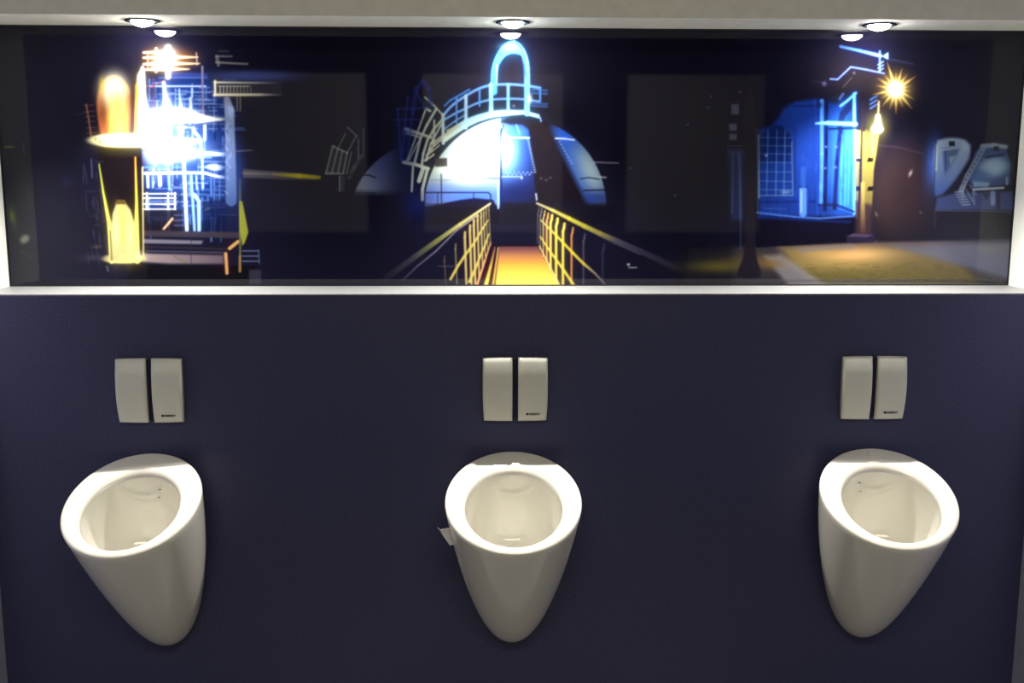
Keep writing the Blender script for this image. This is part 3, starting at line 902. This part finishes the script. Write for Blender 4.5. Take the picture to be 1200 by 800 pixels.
# far silos
gl(1094, 190, 9, 30, (60, 92, 180), 0.85, 4)
poly([(1094, 166), (1106, 162), (1119, 161), (1134, 164), (1138, 176), (1132, 192), (1112, 220), (1098, 232), (1094, 226)], (150, 170, 184), 0.95, 3.5, (50, 70, 126), sm=True)
poly([(1104, 174), (1126, 173), (1114, 194), (1108, 204), (1106, 190)], (52, 70, 108), 0.7, 4)
st([(1103, 176), (1126, 173)], 2, (150, 160, 160), 0.8)
poly([(1112, 184), (1120, 182), (1114, 194)], (120, 140, 150), 0.8, 1)
st([(1108, 178), (1108, 200)], 2.4, (40, 60, 110), 0.8)
poly([(1128, 168), (1137, 170), (1136, 186), (1120, 210), (1104, 228), (1100, 222), (1114, 204)], (160, 178, 190), 0.8, 5, (50, 70, 130))
poly([(1112, 165.5), (1119, 165.5), (1119, 171), (1112, 171)], (20, 26, 30), 1, 1)
st([(1097, 166), (1096, 196), (1094, 228)], 1.3, (30, 44, 70), 0.8)
st([(1098, 170), (1097, 200)], 1.6, (190, 200, 190), 0.7)
poly([(1143, 178), (1150, 170), (1178, 170), (1184, 190), (1184, 216), (1140, 220), (1134, 205)], (52, 74, 118), 0.9, 2)
gl(1164, 196, 18, 12, (146, 172, 184), 0.9, -8, p=4)
gl(1150, 208, 12, 9, (70, 100, 140), 0.8, p=3)
st([(1151, 171), (1165, 170), (1179, 172)], 5, (126, 142, 148), 0.9, 1.5)
poly([(1164.5, 171.5), (1170.5, 171.5), (1170.5, 176.5), (1164.5, 176.5)], (20, 26, 30), 1, 1)
st([(1156, 184), (1176, 181)], 3, (24, 34, 60), 0.9, 1.5)
st([(1152, 174), (1143, 190), (1134, 206), (1126, 224)], 6.5, (112, 124, 142), 0.9, 1.4)
for k in range(9):
    gl(1150 - k * 2.7, 178 + k * 4.6, 1.3, 1.2, (40, 50, 76), 0.8)
poly([(1140, 212), (1160, 214), (1158, 219), (1141, 219)], (120, 146, 166), 0.8, 2)
st([(1141, 222), (1176, 220)], 2.6, (160, 174, 184), 0.95)
poly([(1098, 232), (1120, 226), (1187, 224), (1188, 246), (1096, 246)], (54, 66, 108), 0.9, 3)
poly([(1150, 225), (1160, 226), (1156, 234)], (20, 26, 50), 0.8, 1.5)
st([(1163.5, 226), (1163.5, 238)], 5.5, (110, 130, 160), 0.85, 1.2)
st([(1170, 224), (1170, 246)], 4, (22, 28, 56), 0.85, 1.4)
st([(1180, 208), (1180, 216)], 2.4, (130, 146, 156), 0.8)
for k in range(6):
    st([(1119 + k * 1.6, 225 + k * 3), (1129 + k * 1.6, 224.5 + k * 3)], 1.4, (140, 152, 166), 0.8)
for a, b in (((1136, 216), (1144, 228)), ((1132, 222), (1140, 236)), ((1140, 222), (1142, 240)), ((1130, 218), (1128, 232))):
    st([a, b], 1.4, (130, 146, 166), 0.7)
st([(1096, 246.5), (1188, 248)], 1.2, (80, 84, 110), 0.7)
st([(1096, 247), (1095, 268)], 1.2, (60, 60, 76), 0.6)
gl(1079, 249, 1.2, 1.2, (120, 120, 130), 0.7)

def box_blur(A, n, it=2):
    for _ in range(it):
        for ax in (0, 1):
            P = np.concatenate([np.repeat(A.take([0], ax), n, ax), A, np.repeat(A.take([-1], ax), n, ax)], ax)
            Cs = np.cumsum(P, ax)
            L = A.shape[ax]
            hi = Cs.take(range(2 * n, 2 * n + L), ax)
            lo = np.concatenate([np.zeros_like(Cs.take([0], ax)), Cs.take(range(0, L - 1), ax)], ax)
            A = (hi - lo) / (2 * n + 1)
    return A


# to linear, then a light blur so strokes sit in the picture like photographed ones
T = np.clip(cv, 0, 1)
for ax in (0, 1):
    T = (np.roll(T, 1, ax) + 2 * T + np.roll(T, -1, ax)) / 4
for ax in (0, 1):
    T = (np.roll(T, 1, ax) + 2 * T + np.roll(T, -1, ax)) / 4
T = np.where(T <= 0.04045, T / 12.92, ((T + 0.055) / 1.055) ** 2.4)
# halation of the night exposure: bright areas bleed softly into their surroundings
hot = np.clip(T - 0.35, 0, 1)
T = T + 0.30 * box_blur(hot, 5) + 0.22 * box_blur(hot, 16) + 0.25 * np.clip(T - 0.7, 0, 1)

# corners of the print in the digitised picture's units: maps the panel onto the picture
NXm, NZm = 1500, 374
KU = np.linspace(0, 1, NXm + 1)
KV = np.linspace(0, 1, NZm + 1)
src = [(0, 0), (1, 0), (1, 1), (0, 1)]
dst = [(11.844, 335.501), (1181.161, 334.255), (1204.465, 36.202), (-11.250, 29.070)]
A_, b_ = [], []
for (u, v), (x, y) in zip(src, dst):
    A_.append([u, v, 1, 0, 0, 0, -u * x, -v * x])
    b_.append(x)
    A_.append([0, 0, 0, u, v, 1, -u * y, -v * y])
    b_.append(y)
Hm = np.append(np.linalg.solve(np.array(A_, float), np.array(b_, float)), 1).reshape(3, 3)
UU, VV = np.meshgrid(KU, KV)
W_ = Hm[2, 0] * UU + Hm[2, 1] * VV + 1
PX = (Hm[0, 0] * UU + Hm[0, 1] * VV + Hm[0, 2]) / W_
PY = (Hm[1, 0] * UU + Hm[1, 1] * VV + Hm[1, 2]) / W_
fx = np.clip((PX - CX0) * CS, 0, T.shape[1] - 2)
fy = np.clip((PY - CY0) * CS, 0, T.shape[0] - 2)
ix, iy = fx.astype(int), fy.astype(int)
tx, ty = (fx - ix)[..., None], (fy - iy)[..., None]
TT = (T[iy, ix] * (1 - tx) + T[iy, ix + 1] * tx) * (1 - ty) + (T[iy + 1, ix] * (1 - tx) + T[iy + 1, ix + 1] * tx) * ty

gx, gz = XL + (XR - XL) * UU, ZL + (ZS - ZL) * VV
ALB = np.clip(TT * np.array([0.98, 1.0, 1.10]) * PRINT_GAIN, 0.004, 0.9)      # ink: the same for the whole sheet

mural = thing('mural', 'long glossy night photograph of lit industrial buildings set in the niche', 'picture', ((XL + XR) / 2, ND + 0.004, ZL))
hx = (XR - XL) / 2
nv = (NXm + 1) * (NZm + 1)
co = np.stack([(gx - (XL + XR) / 2), np.full(gx.shape, -0.004), gz - ZL], -1).reshape(-1, 3)
me = bpy.data.meshes.new('print')
me.vertices.add(nv)
me.vertices.foreach_set('co', co.astype(np.float32).ravel())
idx = np.arange(nv).reshape(NZm + 1, NXm + 1)
quads = np.stack([idx[:-1, :-1], idx[:-1, 1:], idx[1:, 1:], idx[1:, :-1]], -1).reshape(-1, 4)
nq = len(quads)
me.loops.add(nq * 4)
me.loops.foreach_set('vertex_index', quads.astype(np.int32).ravel())
me.polygons.add(nq)
me.polygons.foreach_set('loop_start', np.arange(0, nq * 4, 4, dtype=np.int32))
me.update(calc_edges=True)
att = me.color_attributes.new('ink', 'FLOAT_COLOR', 'POINT')
rgba = np.concatenate([ALB.reshape(-1, 3), np.ones((nv, 1))], 1).astype(np.float32)
att.data.foreach_set('color', rgba.ravel())
M_print = mat('glossy_print', (0.1, 0.1, 0.1), 0.03, spec=0.34)
nt = M_print.node_tree
an = nt.nodes.new('ShaderNodeAttribute')
an.attribute_name = 'ink'
nt.links.new(an.outputs['Color'], nt.nodes['Principled BSDF'].inputs['Base Color'])
me.materials.append(M_print)
po = bpy.data.objects.new('print', me)
COL.objects.link(po)
po.parent = mural
bm = bmesh.new()
e = 0.003
add_box(bm, -hx, hx, -0.0065, -0.0035, 0, e)
add_box(bm, -hx, hx, -0.0065, -0.0035, ZS - ZL - e, ZS - ZL)
add_box(bm, -hx, -hx + e, -0.0065, -0.0035, e, ZS - ZL - e)
add_box(bm, hx - e, hx, -0.0065, -0.0035, e, ZS - ZL - e)
obj('edge_frame', bm, M_edge, mural)
text_mesh('INDUSTRIE-LANDSCHAFTSPARK NORD DUISBURG', 0.008, M_cap, 'lettering', mural, (0.83, -0.0042, 0.0115), width=0.44, depth=0.0001)
#ENDMURAL#

# ------------------------------------------------------------------ urinals
TH = math.radians(30.8)
E2 = Vector((0, -math.cos(TH), -math.sin(TH)))       # along the rim from the wall to the front
NRM = Vector((0, -math.sin(TH), math.cos(TH)))        # rim normal
RC = Vector((0, -0.1405, 0.0))                         # rim centre, object origin at the rim centre's height
RR = 0.161
ZB = -0.409                                            # how far the blunt tip hangs below the rim centre


def urinal_mesh():
    bm = bmesh.new()
    N = 96
    loops = []
    ang = [2 * math.pi * i / N for i in range(N)]

    def lp(fn):
        L = []
        for a in ang:
            p = fn(a)
            if p.y > -0.0004:
                p.y = -0.0004
            L.append(tuple(p))
        return L
    X = Vector((1, 0, 0))

    def rim_pt(a, ra, rb, off, h):
        return RC + X * (ra * math.cos(a)) + E2 * (rb * math.sin(a) + off) + NRM * h
    # cavity, from its bottom up to the opening
    cax = Vector((0, 0.396, -0.918))
    OA, OB, OO = 0.1135, 0.114, 0.022
    prof = [(0.192, 0.018), (0.191, 0.035), (0.188, 0.050), (0.181, 0.064), (0.170, 0.077), (0.155, 0.089), (0.138, 0.099),
            (0.12, 0.106), (0.105, 0.110), (0.095, 0.112), (0.087, 0.1130), (0.080, 0.1137), (0.073, 0.1143), (0.066, 0.115),
            (0.060, 0.1155), (0.054, 0.1158), (0.048, 0.116), (0.042, 0.1162), (0.035, 0.1165),
            (0.028, 0.1165), (0.022, 0.1165), (0.016, 0.116), (0.011, 0.1155)]
    for h, r in prof:
        k = r / 0.1165

        def fn(a, h=h, k=k):
            p = RC + cax * h + X * (OA * 1.01 * k * math.cos(a)) + E2 * (OB * k * math.sin(a) + OO * (1 - h / 0.2))
            da = (a - 1.5 * math.pi)
            bump = 0.009 * math.exp(-(da / 0.45) ** 4) * math.exp(-((h - 0.078 + 0.045 * (da / 0.5) ** 2) / 0.010) ** 2)
            back = max(0, -math.sin(a))
            p += Vector((0, -1, 0)) * bump
            lim = -0.014
            if p.y > lim:
                p.y = lim - 0.15 * 0
            return p
        loops.append(lp(fn))
    # rolled inner lip: soft towards the wall, tighter at the front
    for k in range(1, 8):
        u = k / 7.0

        def fn(a, u=u):
            back = max(0.0, -math.sin(a)) ** 1.5
            w = 0.006 + 0.013 * back
            d = 0.008 + 0.006 * back
            s = u * math.pi / 2
            return rim_pt(a, OA + w * (1 - math.cos(s)), OB + w * (1 - math.cos(s)), OO, -d * (1 - math.sin(s)) - 0.002 * (1 - u))
        loops.append(lp(fn))
    # flat rim and rounded outer edge
    for r, h in ((RR - 0.010, 0.0006), (RR - 0.006, 0.0), (RR - 0.003, -0.001), (RR - 0.001, -0.003), (RR, -0.006)):
        loops.append(lp(lambda a, r=r, h=h: rim_pt(a, r, r, 0, h)))
    # body: round sections that swing back to the wall and close in a blunt point
    nb = 44
    for k in range(1, nb + 1):
        t = 1 - (1 - k / (nb + 0.5)) ** 1.25

        def fn(a, t=t):
            c = Vector((0, RC.y * (1 - t) ** 1.3, ZB * t))
            th = TH * (1 - t) + math.radians(12.0) * t
            e2 = Vector((0, -math.cos(th), -math.sin(th)))
            nn = Vector((0, -math.sin(th), math.cos(th)))
            r = RR * (1 - t ** 1.1) ** 0.44
            return c + X * (r * math.cos(a)) + e2 * (r * math.sin(a)) + nn * (-0.006 * (1 - t))
        loops.append(lp(fn))
    ring_loft(bm, loops, True, True)
    return bm


def cavity_point(x, back_y, z):
    return Vector((x, back_y, z))


def urinal(x, z, label, roll=0.0, proto=[None]):
    t = thing('urinal', label, 'urinal', (x, 0, z), 'wall-hung urinals')
    t.rotation_euler = (0, roll, 0)
    if proto[0] is None:
        proto[0] = (obj('body', urinal_mesh(), M_cer, t, True),)
    else:
        for p in proto[0]:
            c = p.copy()
            c.parent = t
            COL.objects.link(c)
    return t


ur_l = urinal(-0.896, 0.7134, 'white ceramic wall-hung urinal with slanted round rim, left of the three', math.radians(-4.5))
ur_c = urinal(-0.0073, 0.7134, 'white ceramic urinal in the middle with a paper tag at its rim')
ur_r = urinal(0.884, 0.7164, 'white ceramic urinal with a small pale patch on its rear rim, right of the three')

# small brown marks on the back of two bowls, seated on the ceramic
from mathutils.bvhtree import BVHTree
tree_bm = urinal_mesh()
tree = BVHTree.FromBMesh(tree_bm)
for ur, marks in ((ur_l, ((0.0385, -0.008, 0.0028), (0.027, -0.029, 0.0022))), (ur_r, ((-0.038, -0.002, 0.0030), (-0.029, -0.025, 0.0020)))):
    for mx, mz, mr in marks:
        hit, nrm, _, _ = tree.ray_cast(Vector((mx, -0.16, mz + 0.03)), Vector((0, 1, -0.2)).normalized())
        if hit is None:
            continue
        bm = bmesh.new()
        ring_loft(bm, [circ(mr * 1.35, 0.0, 12), circ(mr * 1.2, 0.0006, 12)], True, True)
        o = obj('limescale_mark', bm, M_speck, ur, True)
        q = nrm if nrm.y < 0 else -nrm
        o.rotation_mode = 'QUATERNION'
        o.rotation_quaternion = Vector((0, 0, 1)).rotation_difference(q)
        o.location = hit
tree_bm.free()

bm = bmesh.new()
add_box(bm, -0.014, 0.014, -0.006, 0.006, -0.0005, 0.0030, bev=0.001)
o = obj('rim_patch', bm, M_cer, ur_r, True)
o.location = (0.003, -0.021, 0.0712)
o.rotation_euler = (TH, 0, 0)

# paper tag wedged at the left of the middle urinal's rim
t = thing('paper_tag', 'small folded white paper tag sticking out left of the middle urinal', 'tag', (-0.149, -0.165, 0.629))
t.rotation_euler = (0, math.radians(-12), 0)
t.scale = (1.1, 1.1, 1.1)
bm = bmesh.new()
P = [(-0.0270, 0.002, 0.030), (-0.0205, -0.004, 0.026), (-0.0205, 0.0, 0.014), (0.010, 0.012, 0.022), (0.012, 0.010, -0.018), (-0.010, 0.0, -0.0135)]
for a in (0, 0.0006):
    for q in P:
        bm.verts.new((q[0], q[1] + a, q[2]))
bm.verts.ensure_lookup_table()
n = 6
tr = ((0, 1, 2), (1, 3, 2), (2, 3, 5), (3, 4, 5))
for f in tr:
    bm.faces.new([bm.verts[i] for i in f])
    bm.faces.new([bm.verts[i + n] for i in reversed(f)])
cy = (0, 1, 3, 4, 5, 2)
for i in range(6):
    a, b = cy[i], cy[(i + 1) % 6]
    bm.faces.new([bm.verts[k] for k in (a, b, b + n, a + n)])
obj('paper', bm, M_paper, t)


# ------------------------------------------------------------------ flush plates
def plate_mesh(sgn):
    # one half of the double plate: bulges towards the room, outer edge bowed
    bm = bmesh.new()
    x_in, x_out, h = 0.0070, 0.0790, 0.0785
    NX, NZ = 18, 30
    front = {}
    for i in range(NX + 1):
        for j in range(NZ + 1):
            u = i / NX
            v = -1 + 2 * j / NZ
            xo = x_out - 0.0022 * max(0, -v) ** 2 - 0.0006 * v * v
            zz = h * v - 0.0015 * (u ** 3) * v
            x = x_in + (xo - x_in) * u
            y = -0.018 - 0.0085 * (1 - v * v) - 0.002 * v * 0
            # rounded edges
            e = min(u * NX, (1 - u) * NX * 0.8, (1 + v) * NZ / 2, (1 - v) * NZ / 2)
            if e < 0.5:
                y += 0.0022
            elif e < 1.5:
                y += 0.0003
            front[i, j] = bm.verts.new((sgn * x, y, zz))
    for i in range(NX):
        for j in range(NZ):
            bm.faces.new((front[i, j], front[i + 1, j], front[i + 1, j + 1], front[i, j + 1]))
    rim = [(i, 0) for i in range(NX)] + [(NX, j) for j in range(NZ)] + [(i, NZ) for i in range(NX, 0, -1)] + [(0, j) for j in range(NZ, 0, -1)]
    back = [bm.verts.new((front[k].co.x, -0.0045, front[k].co.z)) for k in rim]
    n = len(rim)
    for i in range(n):
        bm.faces.new((front[rim[i]], front[rim[(i + 1) % n]], back[(i + 1) % n], back[i]))
    bm.faces.new(back)
    return bm


def flush_plate(x, z, label, proto=[None]):
    t = thing('flush_plate', label, 'flush plate', (x, 0, z), 'flush plates above the urinals')
    if proto[0] is None:
        bm = bmesh.new()
        add_box(bm, -0.0735, 0.0735, -0.0045, -0.0003, -0.073, 0.073)
        add_box(bm, -0.0069, 0.0069, -0.010, -0.0045, -0.0735, 0.0735)
        parts = [obj('base', bm, M_plate_base, t)]
        for s in (-1, 1):
            parts.append(obj('cover_panel', plate_mesh(s), M_plate, t, True))
        parts.append(text_mesh('\u25A0GEBERIT', 0.0068, M_black, 'lettering', t, (0.0265, -0.0222, -0.0625), width=0.034, bold=0.00022))
        proto[0] = parts
    else:
        for p in proto[0]:
            c = p.copy()
            c.parent = t
            COL.objects.link(c)
    return t


flush_plate(-SP, 0.9523, 'double flush plate in pale grey above the left urinal')
flush_plate(0, 0.9523, 'double flush plate in pale grey above the middle urinal')
flush_plate(SP, 0.9523, 'double flush plate in pale grey above the right urinal')
